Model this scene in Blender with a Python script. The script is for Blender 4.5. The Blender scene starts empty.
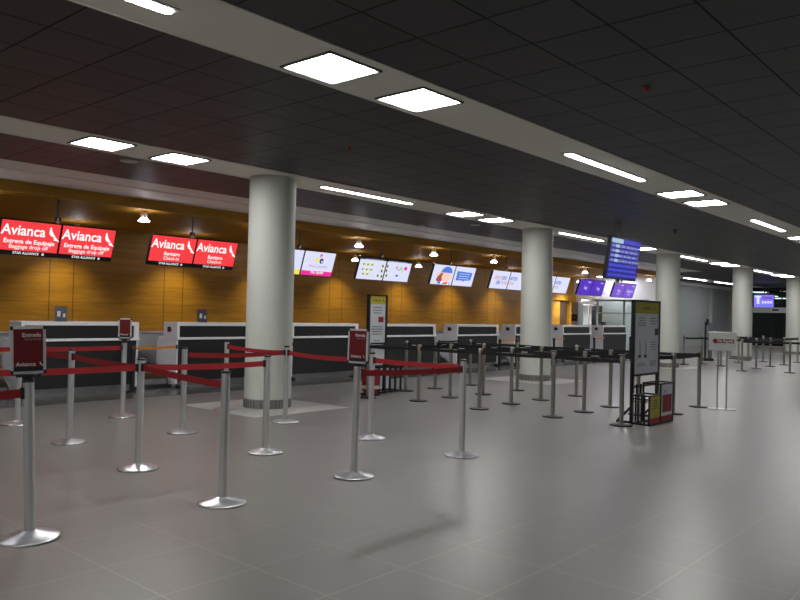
import bpy, math
from mathutils import Vector, Matrix
C = bpy.context.scene
COL = C.collection
PI = math.pi

# ------------------------------------------------------------------ materials
MATS = {}
def new_mat(name):
    m = bpy.data.materials.new(name); m.use_nodes = True
    nt = m.node_tree
    return m, nt, nt.nodes['Principled BSDF']
def mat(name, col, rough=.5, metal=0., spec=.5, noise=0., nscale=8., bump=0., bscale=60., stretch=None):
    if name in MATS: return MATS[name]
    m, nt, b = new_mat(name)
    b.inputs['Base Color'].default_value = (*col, 1)
    b.inputs['Roughness'].default_value = rough
    b.inputs['Metallic'].default_value = metal
    b.inputs['Specular IOR Level'].default_value = spec
    N = nt.nodes; L = nt.links
    if noise or bump:
        tc = N.new('ShaderNodeTexCoord'); mp = N.new('ShaderNodeMapping')
        L.new(tc.outputs['Object'], mp.inputs['Vector'])
        if stretch: mp.inputs['Scale'].default_value = stretch
    if noise:
        nz = N.new('ShaderNodeTexNoise'); nz.inputs['Scale'].default_value = nscale; nz.inputs['Detail'].default_value = 5
        L.new(mp.outputs[0], nz.inputs['Vector'])
        mx = N.new('ShaderNodeMix'); mx.data_type = 'RGBA'
        mx.inputs['A'].default_value = (*[c*(1-noise) for c in col], 1)
        mx.inputs['B'].default_value = (*[min(1, c*(1+noise)) for c in col], 1)
        L.new(nz.outputs['Fac'], mx.inputs['Factor']); L.new(mx.outputs['Result'], b.inputs['Base Color'])
    if bump:
        n2 = N.new('ShaderNodeTexNoise'); n2.inputs['Scale'].default_value = bscale
        L.new(mp.outputs[0], n2.inputs['Vector'])
        bp = N.new('ShaderNodeBump'); bp.inputs['Strength'].default_value = bump; bp.inputs['Distance'].default_value = .01
        L.new(n2.outputs['Fac'], bp.inputs['Height']); L.new(bp.outputs[0], b.inputs['Normal'])
    MATS[name] = m
    return m
def emit(name, col, s=1.):
    if name in MATS: return MATS[name]
    m, nt, b = new_mat(name)
    b.inputs['Base Color'].default_value = (.02, .02, .02, 1)
    b.inputs['Emission Color'].default_value = (*col, 1)
    b.inputs['Emission Strength'].default_value = s
    b.inputs['Roughness'].default_value = .35
    MATS[name] = m
    return m
def math_node(N, L, op, a, b=None):
    n = N.new('ShaderNodeMath'); n.operation = op
    for i, v in enumerate((a, b)):
        if v is None: continue
        if isinstance(v, (int, float)): n.inputs[i].default_value = v
        else: L.new(v, n.inputs[i])
    return n.outputs[0]
def line_mask(N, L, coord, period, width, offset=0.):
    """1 on a thin line every `period` metres"""
    a = math_node(N, L, 'ADD', coord, -offset)
    a = math_node(N, L, 'DIVIDE', a, period)
    f = math_node(N, L, 'FRACT', a)
    f = math_node(N, L, 'SUBTRACT', f, .5)
    f = math_node(N, L, 'ABSOLUTE', f)
    return math_node(N, L, 'GREATER_THAN', f, .5 - width/period/2)
def tile_mat(name, col, line, rough, size, width, var=.05, vscale=.6, metal=0., tilevar=.03, spec=.5, rvar=.05, linerough=None, dark_line_ratio=None):
    m, nt, b = new_mat(name); N = nt.nodes; L = nt.links
    tc = N.new('ShaderNodeTexCoord'); sp = N.new('ShaderNodeSeparateXYZ'); L.new(tc.outputs['Object'], sp.inputs[0])
    mx_ = line_mask(N, L, sp.outputs['X'], size, width)
    my_ = line_mask(N, L, sp.outputs['Y'], size, width)
    mask = math_node(N, L, 'MAXIMUM', mx_, my_)
    # a tone per tile
    fx = math_node(N, L, 'FLOOR', math_node(N, L, 'DIVIDE', math_node(N, L, 'ADD', sp.outputs['X'], size/2-size/2), size))
    fy = math_node(N, L, 'FLOOR', math_node(N, L, 'DIVIDE', sp.outputs['Y'], size))
    cb = N.new('ShaderNodeCombineXYZ'); L.new(fx, cb.inputs[0]); L.new(fy, cb.inputs[1])
    wn = N.new('ShaderNodeTexWhiteNoise'); wn.noise_dimensions = '2D'; L.new(cb.outputs[0], wn.inputs['Vector'])
    nz = N.new('ShaderNodeTexNoise'); nz.inputs['Scale'].default_value = vscale; nz.inputs['Detail'].default_value = 6
    L.new(tc.outputs['Object'], nz.inputs['Vector'])
    v = math_node(N, L, 'ADD', math_node(N, L, 'MULTIPLY', wn.outputs['Value'], tilevar*2), math_node(N, L, 'MULTIPLY', nz.outputs['Fac'], var*2))
    v = math_node(N, L, 'ADD', v, 1-tilevar-var)
    vm = N.new('ShaderNodeVectorMath'); vm.operation = 'SCALE'; vm.inputs[0].default_value = col; L.new(v, vm.inputs['Scale'])
    mx = N.new('ShaderNodeMix'); mx.data_type = 'RGBA'
    L.new(mask, mx.inputs['Factor']); L.new(vm.outputs[0], mx.inputs['A']); mx.inputs['B'].default_value = (*line, 1)
    L.new(mx.outputs['Result'], b.inputs['Base Color'])
    r = math_node(N, L, 'ADD', math_node(N, L, 'MULTIPLY', nz.outputs['Fac'], rvar*2), rough-rvar)
    if metal == 0: r = math_node(N, L, 'ADD', r, math_node(N, L, 'MULTIPLY', mask, .2))
    L.new(r, b.inputs['Roughness'])
    b.inputs['Metallic'].default_value = metal; b.inputs['Specular IOR Level'].default_value = spec
    # the joint is sunk and each metal tile hangs at a slightly different tilt
    bp = N.new('ShaderNodeBump'); bp.inputs['Strength'].default_value = .12; bp.inputs['Distance'].default_value = .002; bp.invert = True
    L.new(mask, bp.inputs['Height'])
    L.new(bp.outputs[0], b.inputs['Normal'])
    MATS[name] = m
    return m

WHITE  = mat('column_paint', (.53, .55, .51), .55, noise=.03, nscale=1.5, bump=.05, bscale=14)
BAND   = mat('ceiling_band_paint', (.84, .82, .74), .65, noise=.03, nscale=2)
CREAM  = mat('trim_paint', (.76, .77, .71), .6, noise=.02, nscale=2)
GREYW  = mat('grey_wall_paint', (.37, .40, .40), .45, noise=.04, nscale=.7)
WHITEW = mat('white_wall_paint', (.75, .75, .78), .6, noise=.02)
STEEL  = mat('brushed_steel', (.46, .47, .48), .33, 1., noise=.06, nscale=30, stretch=(1, 1, .05))
POLE   = mat('satin_steel_pole', (.72, .73, .73), .36, .85, noise=.06, nscale=40, stretch=(1, 1, .04))
POLE2  = mat('bronze_tinted_steel_pole', (.44, .41, .36), .32, 1., noise=.06, nscale=40, stretch=(1, 1, .04))
CHROME = mat('polished_base_steel', (.50, .51, .53), .33, 1., noise=.04, nscale=14)
BLACK  = mat('black_plastic', (.012, .012, .014), .42, noise=.1, nscale=20)
BLKFR  = mat('black_painted_steel', (.008, .008, .01), .35, noise=.1, nscale=20)
DARKB  = mat('dark_base_cover', (.035, .036, .04), .3, .6, noise=.1, nscale=20)
RED    = mat('red_belt_webbing', (.27, .004, .007), .7, noise=.1, nscale=60, bump=.2, bscale=400)
BBELT  = mat('black_belt_webbing', (.010, .010, .012), .75, noise=.1, nscale=60, bump=.2, bscale=400)
ORANGE = mat('orange_belt_webbing', (.62, .23, .01), .7, noise=.1, nscale=60)
BELTPR = mat('belt_print', (.45, .46, .48), .6)
MELA   = mat('white_laminate', (.84, .85, .90), .4, noise=.02, nscale=3)
MELAE  = mat('white_edge_laminate', (.90, .91, .92), .35, noise=.02, nscale=3)
BLKPN  = mat('charcoal_front_panel', (.014, .016, .016), .38, noise=.12, nscale=3)
BLKGL  = mat('dark_smoked_panel', (.016, .017, .019), .32, noise=.1, nscale=3)
SIGNR  = mat('dark_red_print', (.12, .005, .008), .35, noise=.05, nscale=5)
SIGNBK = mat('black_print', (.01, .01, .01), .4)
LETTER = mat('white_print', (.72, .70, .68), .5)
GREYPR = mat('grey_print', (.22, .23, .25), .5)
ALU    = mat('silver_snap_frame', (.55, .57, .58), .4, .35, noise=.05, nscale=20)
PAPER  = mat('poster_paper', (.74, .78, .84), .45, noise=.03, nscale=6)
YELLOW = mat('yellow_green_print', (.46, .42, .02), .45, noise=.05, nscale=6)
YELL2  = mat('yellow_print', (.62, .52, .04), .45, noise=.05, nscale=6)
REDPR  = mat('bright_red_print', (.35, .01, .02), .4, noise=.05, nscale=6)
BELTRB = mat('conveyor_rubber', (.03, .032, .034), .6, noise=.1, nscale=10)
SCRB   = mat('screen_bezel', (.006, .006, .008), .3)
DETW   = mat('detector_plastic', (.5, .48, .45), .5)
DETR   = mat('red_detector_plastic', (.35, .03, .01), .4)
BLUEPR = mat('navy_print', (.02, .03, .07), .35)
FRAMEG = mat('grey_partition_frame', (.34, .37, .38), .4, .2)
DOORD  = mat('dark_doorway_interior', (.012, .012, .014), .6)

def glass(name, col, rough=.02, tr=.0):
    m, nt, b = new_mat(name)
    N = nt.nodes; L = nt.links; N.remove(b)
    tr_ = N.new('ShaderNodeBsdfTransparent'); tr_.inputs[0].default_value = (*col, 1)
    gl = N.new('ShaderNodeBsdfGlossy'); gl.inputs['Roughness'].default_value = rough
    fr = N.new('ShaderNodeFresnel'); fr.inputs[0].default_value = 1.5
    mx = N.new('ShaderNodeMixShader'); L.new(fr.outputs[0], mx.inputs[0]); L.new(tr_.outputs[0], mx.inputs[1]); L.new(gl.outputs[0], mx.inputs[2])
    L.new(mx.outputs[0], N['Material Output'].inputs['Surface'])
    MATS[name] = m; return m
PANE = glass('partition_glass', (.86, .95, .92))
ACRY = glass('clear_acrylic', (.8, .85, .9))
DGLASS = mat('black_tinted_glass', (.004, .005, .006), .12)

def wood_mat(name, joints=True, dark=1.):
    m, nt, b = new_mat(name); N = nt.nodes; L = nt.links
    tc = N.new('ShaderNodeTexCoord'); mp = N.new('ShaderNodeMapping')
    L.new(tc.outputs['Object'], mp.inputs['Vector']); mp.inputs['Scale'].default_value = (.5, 6, 6)
    nz = N.new('ShaderNodeTexNoise'); nz.inputs['Scale'].default_value = 2.2; nz.inputs['Detail'].default_value = 9; nz.inputs['Roughness'].default_value = .62
    nz.inputs['Distortion'].default_value = .4
    L.new(mp.outputs[0], nz.inputs['Vector'])
    rp = N.new('ShaderNodeValToRGB'); L.new(nz.outputs['Fac'], rp.inputs[0])
    rp.color_ramp.elements[0].position = .3; rp.color_ramp.elements[0].color = (.27*dark, .130*dark, .008*dark, 1)
    rp.color_ramp.elements[1].position = .72; rp.color_ramp.elements[1].color = (.47*dark, .225*dark, .013*dark, 1)
    out = rp.outputs[0]
    if joints:
        sp = N.new('ShaderNodeSeparateXYZ'); L.new(tc.outputs['Object'], sp.inputs[0])
        a = line_mask(N, L, sp.outputs['X'], 2.85, .022, -.27)
        a2 = line_mask(N, L, sp.outputs['X'], 2.85, .022, .27)
        h = line_mask(N, L, sp.outputs['Z'], 1.22, .018, .32)
        mk = math_node(N, L, 'MAXIMUM', math_node(N, L, 'MAXIMUM', a, a2), math_node(N, L, 'MULTIPLY', h, .5))
        mx = N.new('ShaderNodeMix'); mx.data_type = 'RGBA'
        L.new(math_node(N, L, 'MULTIPLY', mk, .75), mx.inputs['Factor']); L.new(out, mx.inputs['A']); mx.inputs['B'].default_value = (.04, .016, .004, 1)
        out = mx.outputs['Result']
    L.new(out, b.inputs['Base Color'])
    b.inputs['Roughness'].default_value = .45 if joints else .62; b.inputs['Specular IOR Level'].default_value = .4
    MATS[name] = m; return m
WOOD = wood_mat('wood_veneer_panels'); WOODC = wood_mat('wood_veneer_soffit', False, 1.)

# ------------------------------------------------------------------ mesh builder
class MB:
    def __init__(s): s.v = []; s.f = []; s.m = []; s.mats = []; s.sm = []
    def mi(s, m):
        if m not in s.mats: s.mats.append(m)
        return s.mats.index(m)
    def add(s, vs, fs, m, M=None, smooth=False):
        o = len(s.v); k = s.mi(m)
        s.v += [tuple(M @ Vector(v)) if M else tuple(v) for v in vs]
        s.f += [tuple(i+o for i in f) for f in fs]; s.m += [k]*len(fs); s.sm += [smooth]*len(fs)
        return s
    def box(s, x0, x1, y0, y1, z0, z1, m, M=None):
        vs = [(x, y, z) for z in (z0, z1) for y in (y0, y1) for x in (x0, x1)]
        fs = [(0, 2, 3, 1), (4, 5, 7, 6), (0, 1, 5, 4), (2, 6, 7, 3), (0, 4, 6, 2), (1, 3, 7, 5)]
        return s.add(vs, fs, m, M)
    def rbox(s, x0, x1, y0, y1, z0, z1, m, r=.01, axis='z', M=None, n=4):
        """box with the four edges along `axis` rounded"""
        A = {'z': (x0, x1, y0, y1, z0, z1), 'y': (x0, x1, z0, z1, y0, y1), 'x': (y0, y1, z0, z1, x0, x1)}[axis]
        a0, a1, b0, b1, c0, c1 = A
        pts = []
        for cx, cy, st in ((a1-r, b1-r, 0), (a0+r, b1-r, PI/2), (a0+r, b0+r, PI), (a1-r, b0+r, 1.5*PI)):
            for i in range(n+1):
                t = st + PI/2*i/n; pts.append((cx+r*math.cos(t), cy+r*math.sin(t)))
        def mk(a, b, c): return {'z': (a, b, c), 'y': (a, c, b), 'x': (c, a, b)}[axis]
        k = len(pts)
        vs = [mk(a, b, c0) for a, b in pts] + [mk(a, b, c1) for a, b in pts]
        fs = [tuple(range(k))[::-1], tuple(range(k, 2*k))] + [(i, (i+1) % k, k+(i+1) % k, k+i) for i in range(k)]
        if axis == 'y': fs = [f[::-1] for f in fs]
        return s.add(vs, fs, m, M)
    def lathe(s, prof, m, seg=40, M=None, smooth=True):
        """prof: list of (r, z), bottom to top on the outside"""
        vs = []; fs = []
        n = len(prof)
        for i in range(seg):
            a = 2*PI*i/seg
            for r, z in prof: vs.append((r*math.cos(a), r*math.sin(a), z))
        for i in range(seg):
            j = (i+1) % seg
            for k in range(n-1):
                fs.append((i*n+k, j*n+k, j*n+k+1, i*n+k+1))
        s.add(vs, fs, m, M, smooth)
        for k, rev in ((0, True), (n-1, False)):
            if prof[k][0] > 1e-4:
                ring = [(prof[k][0]*math.cos(2*PI*i/seg), prof[k][0]*math.sin(2*PI*i/seg), prof[k][1]) for i in range(seg)]
                f = tuple(range(seg)); s.add(ring, [f[::-1] if rev else f], m, M)
        return s
    def cyl(s, p0, p1, r, m, seg=20, r1=None, smooth=True):
        p0 = Vector(p0); p1 = Vector(p1); d = p1-p0
        M = Matrix.Translation(p0) @ d.to_track_quat('Z', 'Y').to_matrix().to_4x4()
        return s.lathe([(r, 0), (r if r1 is None else r1, d.length)], m, seg, M, smooth)
    def bar(s, p0, p1, w, m):
        p0 = Vector(p0); p1 = Vector(p1); d = p1-p0
        M = Matrix.Translation(p0) @ d.to_track_quat('Z', 'Y').to_matrix().to_4x4()
        return s.box(-w/2, w/2, -w/2, w/2, 0, d.length, m, M)
    def prism(s, pts, a0, a1, m, axis='y', M=None):
        """pts in the plane across `axis`: y -> (x,z), x -> (y,z), z -> (x,y)"""
        def mk(p, a): return {'y': (p[0], a, p[1]), 'x': (a, p[0], p[1]), 'z': (p[0], p[1], a)}[axis]
        k = len(pts)
        ar = sum(pts[i][0]*pts[(i+1) % k][1]-pts[(i+1) % k][0]*pts[i][1] for i in range(k))
        if ar < 0: pts = pts[::-1]
        vs = [mk(p, a0) for p in pts] + [mk(p, a1) for p in pts]
        fs = [tuple(range(k))[::-1], tuple(range(k, 2*k))] + [(i, (i+1) % k, k+(i+1) % k, k+i) for i in range(k)]
        if axis == 'y': fs = [f[::-1] for f in fs]
        return s.add(vs, fs, m, M)
    def text(s, body, x, z, size, m, y=-.004, align='CENTER', bold=0., shear=0., M=None, sx=1., th=.0015):
        vs, fs = text_mesh(body, align, bold, shear)
        vs = [(v[0]*size*sx+x, y, v[1]*size+z) for v in vs]
        # give the lettering a hair of thickness so it is a solid mark
        return s.add(vs, fs, m, M)
    def build(s, name, parent=None, loc=None):
        me = bpy.data.meshes.new(name)
        me.from_pydata(s.v, [], s.f)
        for m in s.mats: me.materials.append(m)
        me.polygons.foreach_set('material_index', s.m)
        me.polygons.foreach_set('use_smooth', s.sm)
        me.update()
        o = bpy.data.objects.new(name, me); COL.objects.link(o)
        if parent: o.parent = parent
        if loc: o.location = loc
        return o
_T = {}
def text_mesh(body, align, bold, shear):
    key = (body, align, bold, shear)
    if key in _T: return _T[key]
    cu = bpy.data.curves.new('t', 'FONT'); cu.body = body; cu.size = 1; cu.align_x = align; cu.align_y = 'CENTER'
    cu.offset = bold; cu.shear = shear; cu.resolution_u = 3; cu.fill_mode = 'FRONT'
    ob = bpy.data.objects.new('t', cu); COL.objects.link(ob)
    dg = bpy.context.evaluated_depsgraph_get(); me = bpy.data.meshes.new_from_object(ob.evaluated_get(dg))
    vs = [tuple(v.co) for v in me.vertices]; fs = [tuple(p.vertices)[:] for p in me.polygons]
    bpy.data.objects.remove(ob); bpy.data.meshes.remove(me); bpy.data.curves.remove(cu)
    _T[key] = (vs, fs)
    return _T[key]
def thing(name, label, cat, loc=(0, 0, 0), rz=0., group=None):
    o = bpy.data.objects.new(name, None); COL.objects.link(o); o.empty_display_size = .1
    o.location = loc; o.rotation_euler = (0, 0, rz)
    return tag(o, label, cat, group)
def tag(o, label, cat, group=None):
    o['label'] = label; o['category'] = cat
    if group: o['group'] = group
    return o
def struct(o): o['kind'] = 'structure'; return o
def copy_kids(ch, par):
    d = ch.copy(); COL.objects.link(d); d.parent = par
    for g in list(ch.children): copy_kids(g, d)
def dup(root, loc, rz, label, kids):
    r = root.copy(); COL.objects.link(r); r.location = loc; r.rotation_euler = (0, 0, rz); r['label'] = label
    for ch in kids: copy_kids(ch, r)
    return r

# ------------------------------------------------------------------ camera
cam_d = bpy.data.cameras.new('camera'); cam = bpy.data.objects.new('camera', cam_d); COL.objects.link(cam); C.camera = cam
yaw, pitch, roll, CH = .85257, .01669, .024155, 1.487
cam_d.sensor_width = 36; cam_d.lens = 36*750.41/800; cam_d.clip_end = 200
fw = Vector((math.sin(yaw)*math.cos(pitch), math.cos(yaw)*math.cos(pitch), math.sin(pitch)))
r0 = Vector((math.cos(yaw), -math.sin(yaw), 0)); u0 = r0.cross(fw)
r1 = r0*math.cos(roll)+u0*math.sin(roll); u1 = -r0*math.sin(roll)+u0*math.cos(roll)
cam.matrix_world = Matrix(((r1.x, u1.x, -fw.x, 0), (r1.y, u1.y, -fw.y, 0), (r1.z, u1.z, -fw.z, CH), (0, 0, 0, 1)))

# ------------------------------------------------------------------ setting
ZC = 3.5
XL, XR, YF, YW = -9., 48., -13., 17.
# floor, tiles counted from a joint so the grout falls where it does in the hall
fl_m = tile_mat('floor_porcelain', (.166, .159, .150), (.285, .272, .255), .33, .6, .010, .10, .35, tilevar=.02, spec=.5)
fo = (2.744, 4.055)
def slab(name, x0, x1, y0, y1, z0, z1, m, org):
    b = MB(); b.box(x0-org[0], x1-org[0], y0-org[1], y1-org[1], z0-org[2], z1-org[2], m)
    return struct(b.build(name, loc=org))
slab('floor', XL, XR+6, YF, YW+.3, -.2, 0, fl_m, (fo[0], fo[1], 0))
dk_m = tile_mat('dark_floor_tile', (.075, .073, .072), (.10, .10, .10), .25, .6, .006, .08, .5, spec=.5)
slab('floor_dark_border', XL, 31.6, 11.18, YW, .0, .003, dk_m, (fo[0], 11.18, 0))
lt_m = tile_mat('pale_floor_tile', (.40, .39, .37), (.32, .31, .30), .3, .6, .006, .04, .5, spec=.5)
COLX = [7.36, 15.2, 23.02, 30.4, 38.1]; COLY = 9.08
for x in COLX:
    slab('floor_pale_square', x-.92, x+.88, COLY-.88, COLY+.92, 0, .004, lt_m, (x-.92, COLY-.88, 0))

# ceiling of dark metal tiles with paler bands
ce_m = tile_mat('dark_ceiling_tile', (.050, .051, .056), (.006, .006, .006), .5, .6, .016, .05, .5, metal=0., tilevar=.10, spec=.22, rvar=.03)
bands = [(-.36, .42), (4.13, 4.91), (8.54, 9.38), (11.1, 12.75)]
slab('ceiling', XL, XR, 9.38, 11.1, ZC, ZC+.2, ce_m, (4.17, 9.30, ZC))
slab('ceiling', XL, XR, 4.91, 8.54, ZC, ZC+.2, ce_m, (4.17, 4.925, ZC))
slab('ceiling', XL, XR, .45, 4.13, ZC, ZC+.2, ce_m, (4.17, -.07, ZC))
slab('ceiling', XL, XR, YF, -5.0, ZC, ZC+.2, ce_m, (4.17, -5, ZC))
slab('ceiling', XL, XR, -4.2, -.36, ZC, ZC+.2, ce_m, (4.17, -4.2, ZC))
slab('ceiling', 31.8, XR, 11.1, 12.98, ZC, ZC+.2, ce_m, (4.17, 11.1, ZC))
slab('ceiling', 31.8, XR, 13.82, 17.1, ZC, ZC+.2, ce_m, (4.17, 13.82, ZC))
def band(n, y0, y1, x0=XL, x1=XR, m=BAND):
    b = MB(); b.box(x0, x1, y0, y1, -.004, .2, m)
    b.box(x0, x1, y0-.012, y0+.004, -.008, 0, m); b.box(x0, x1, y1-.004, y1+.012, -.008, 0, m)
    return struct(b.build('trim_%d' % n, loc=(0, 0, ZC)))
band(1, 4.13, 4.91); band(2, 8.54, 9.38); band(3, -5.0, -4.2); band(7, -.36, .45); band(4, 12.98, 13.82, 31.8)
b = MB()
b.box(XL, 31.8, 11.1, 11.95, -.004, .2, CREAM); b.box(XL, 31.8, 11.75, 12.75, -.018, .2, CREAM)
struct(b.build('trim_5', loc=(0, 0, ZC)))

# timber alcove behind the counters
b = MB(); b.box(XL, 31.8, 12.75, 12.81, 3.34, 3.5, WOODC); b.box(XL, 31.8, 12.75, YW-.001, 3.3, 3.34, WOODC)
struct(b.build('ceiling_wood_soffit'))
b = MB(); W0 = 7.7
b.box(XL-W0, 31.8-W0, 17.0, 17.2, 0, 3.4, WOOD); struct(b.build('wall_back', loc=(W0, 0, 0)))
b = MB(); b.box(XL-W0, 29.8-W0, 16.86, 17.0, 0, 2.50, WOOD); b.box(31.2-W0, 31.8-W0, 16.86, 17.0, 0, 2.50, WOOD); b.box(29.8-W0, 31.2-W0, 16.86, 17., 2.22, 2.5, WOOD)
struct(b.build('wall_back_panelling', loc=(W0, 0, 0)))
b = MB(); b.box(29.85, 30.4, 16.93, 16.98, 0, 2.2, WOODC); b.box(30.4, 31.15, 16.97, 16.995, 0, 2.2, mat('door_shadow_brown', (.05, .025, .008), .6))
struct(b.build('door_1'))
# end wall of the alcove, grey hall wall, far glazed wall, the unseen sides
b = MB(); b.box(31.8, 32.0, 12.75, 17.2, 0, 3.5, WHITEW); struct(b.build('wall_alcove_end'))
b = MB(); b.box(32.0, XR, 15.2, 15.4, 0, 3.32, GREYW); b.box(32.0, XR, 14.9, 15.4, 3.32, 3.5, CREAM); struct(b.build('wall_hall_back'))
b = MB(); b.box(XL-.2, XL, YF, YW+.2, 0, 3.5, GREYW); struct(b.build('wall_left'))
b = MB(); b.box(XL-.2, XR, YF-.2, YF, 0, 3.5, GREYW); struct(b.build('wall_front'))
b = MB()
b.box(XR, XR+.12, 13.9, 14.8, 0, 3.5, DGLASS); b.box(XR-.02, XR+.12, 14.8, 15.4, 0, 3.5, GREYW); b.box(XR, XR+.12, YF, 10.2, 0, 3.5, GREYW)
struct(b.build('wall_right'))
b = MB(); b.lathe([(.2, 0), (.2, 3.32)], GREYW, 40); struct(b.build('trim_8', loc=(45.0, 15.26, 0)))  # half-round added on the grey wall to catch a vertical highlight
b = MB()   # portal: pale lintel, jambs and threshold
b.box(XR-.15, XR+.15, 10.1, 13.95, 2.0, 2.32, MELA); b.box(XR-.15, XR+.15, 13.75, 13.95, 0, 2.0, MELA); b.box(XR-.15, XR+.15, 10.1, 10.25, 0, 2.0, MELA)
b.box(XR-.3, XR+.3, 10.1, 13.95, 0, .03, MELA); b.box(XR-.17, XR-.15, 12.25, 12.6, 2.12, 2.22, SIGNBK)
struct(b.build('trim_6'))
b = MB(); b.box(XR+.02, XR+.05, 10.25, 13.75, .03, 2.0, DGLASS); b.box(XR-.02, XR+.08, 11.97, 12.03, .03, 2., BLKFR); b.box(XR-.02, XR+.08, 12.6, 12.66, .03, 2., BLKFR)
struct(b.build('door_2'))
b = MB()   # black-framed transom above the portal, the hall behind it dark
b.box(XR+.02, XR+.05, 10.2, 13.95, 2.32, 3.5, glass('transom_glass', (.75, .8, .8)))
for y in (10.2, 11.3, 12.1, 12.9, 13.9): b.box(XR-.02, XR+.08, y, y+.05, 2.32, 3.5, BLKFR)
struct(b.build('window_1'))
b = MB(); b.box(XR+6, XR+6.1, 6, 18, 0, 5, DOORD); b.box(XR+.2, XR+6, 6, 6.1, 0, 5, DOORD); b.box(XR+.2, XR+6, 18, 18.1, 0, 5, DOORD); b.box(XR+.2, XR+6.1, 6, 18.1, 5, 5.1, DOORD)
b.box(XR+.15, XR+.2, 10.2, 13.9, 3.5, 5, DOORD)
struct(b.build('wall_beyond_portal'))

# ------------------------------------------------------------------ columns
col0 = thing('column', '', 'column')
b = MB(); b.lathe([(.355, .14), (.355, ZC)], WHITE, 64); b.build('shaft', col0)
b = MB(); b.lathe([(.362, 0), (.362, .14)], mat('base_sleeve', (.22, .22, .21), .4, .4), 64)
for i in range(40):
    a = 2*PI*i/40; M = Matrix.Rotation(a, 4, 'Z')
    if i % 4 != 3: b.box(.358, .364, -.008, .008, .02, .12, mat('base_grille_gap', (.10, .10, .10), .5), M)
b.build('steel_base', col0)
kids = list(col0.children)
cl = ['round white column nearest the camera, beside the red screens', 'round white column behind the black-belt queue, second from the left', 'round white column directly behind the tall sign with the yellow header', 'round white column right of the grey wall, fourth from the left', 'round white column cut off by the right edge of the photo']
for i, x in enumerate(COLX):
    if i == 0: col0.location = (x, COLY, 0); col0['label'] = cl[0]; col0['group'] = 'columns along the hall'
    else: dup(col0, (x, COLY, 0), 0, cl[i], kids)

# ------------------------------------------------------------------ ceiling lights
LAMP = emit('lamp_diffuser', (1., .985, .955), 43.)
LAMP2 = emit('linear_lamp_diffuser', (.99, .975, 1.), 35.)
FRW = mat('lamp_frame', (.20, .20, .195), .5)
lights = []
def square_light(x, y, label):
    t = thing('square_ceiling_light', label, 'ceiling light', (x, y, ZC-.004), 0, 'square ceiling light panels')
    b = MB(); h = .30
    for a0, a1, c0, c1 in ((-h, h, -h, -h+.022), (-h, h, h-.022, h), (-h, -h+.022, -h, h), (h-.022, h, -h, h)): b.box(a0, a1, c0, c1, -.016, .0, FRW)
    b.build('frame', t)
    b = MB(); b.rbox(-.265, .265, -.265, .265, -.010, -.002, LAMP, .02); b.build('diffuser', t)
def linear_light(x, y, L, label):
    t = thing('linear_ceiling_light', label, 'ceiling light', (x, y, ZC-.004), 0, 'linear ceiling lights')
    b = MB(); b.box(-L/2-.02, L/2+.02, -.075, .075, -.012, .0, mat('linear_trim', (.45, .45, .42), .5)); b.build('frame', t)
    b = MB(); b.rbox(-L/2, L/2, -.046, .046, -.018, -.006, LAMP2, .04); b.build('diffuser', t)
P = 7.78
ordw = ['first', 'second', 'third', 'fourth', 'fifth', 'sixth', 'seventh', 'eighth', 'ninth', 'tenth', 'eleventh', 'twelfth']
for row, y, x0, nm, xe in ((0, 4.53, 4.25, 'near', 44), (1, 8.93, 4.53, 'column', 44)):
    PP = 7.70 if row == 0 else 7.60
    ns = nl = 0
    k = -1
    while x0+PP*k < xe:
        X = x0+PP*k
        sq = (X, X+1.14) if row == 0 else (X, X+1.1)
        li = 9.36+(7.5 if k > 0 else 7.72)*k if row == 0 else 9.36+7.74*k
        for s in sq:
            if s > -8:
                if s > 2:
                    lab = 'square white light panel, %s from the left in the %s ceiling band' % (ordw[ns], nm); ns += 1
                else: lab = 'square white light panel outside the left edge in the %s ceiling band' % nm if s > -3 else 'far left square light panel'
                if s > 2: square_light(s, y, lab)
        if li > -3:
            lab = 'thin linear light, %s from the left in the %s ceiling band' % (ordw[nl], nm); nl += 1
            linear_light(li, y, 2.24, lab)
        k += 1
for i, (x, y) in enumerate(((36.7, 13.4), (38.2, 13.4))): linear_light(x, y, 1.4, 'linear light above the grey wall, %s of three' % ('left' if i == 0 else 'middle'))
linear_light(42, 13.4, 3.4, 'linear light above the grey wall, right of three')
# bands behind the camera and left of the view light the hall as well
for y in (-4.6, .03):
    for k in range(-1, 6):
        if y > 0 and k < 0: square_light(4.25+P*k, y, 'square light panel in the ceiling band above the viewpoint'); square_light(5.39+P*k, y, 'square light panel in the ceiling band above the viewpoint')
        o = linear_light((9.36 if y > 0 else 5)+P*k, y, 2.35, 'linear ceiling light in the band %s the viewpoint' % ('above' if y > 0 else 'behind'))
for (x, y) in ((-3.6, 4.52), (-2.46, 4.52), (-3.4, 8.93), (-2.3, 8.93)):
    square_light(x, y, 'square light panel beyond the left edge of the view')

# ------------------------------------------------------------------ downlights and pole-hung screens in the alcove
GLOW = emit('downlight_glow', (.93, .90, 1.), 26.)
d0 = thing('downlight', '', 'downlight')
b = MB(); b.lathe([(.05, .04), (.062, .06), (.062, .2), (.03, .2)], mat('downlight_body', (.55, .52, .5), .4), 24); b.build('housing', d0)
b = MB(); b.lathe([(.10, -.01), (.105, 0), (.095, .012), (.06, .05)], GLOW, 24); b.build('glass_rim', d0)
kids = list(d0.children)
RZ = 3.03
dls = [(7.46, 13.0, 'bell downlight left of the second red screen pair'), (10.3, 13., 'bell downlight hidden by the first column'), (13.28, 13., 'bell downlight above the white screen with yellow print'), (16.26, 13., 'bell downlight above the screen with the blue cap picture'), (19.22, 13., 'bell downlight above the screen reading aeropuerto'),
       (22.2, 13., 'bell downlight behind the second column'), (25.14, 13., 'bell downlight above the left purple screens'), (28., 13., 'bell downlight behind the flight board'), (30.9, 13., 'bell downlight beside the third column, above the white wall'), (4.5, 13., 'bell downlight above the far left red screen')]
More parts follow.
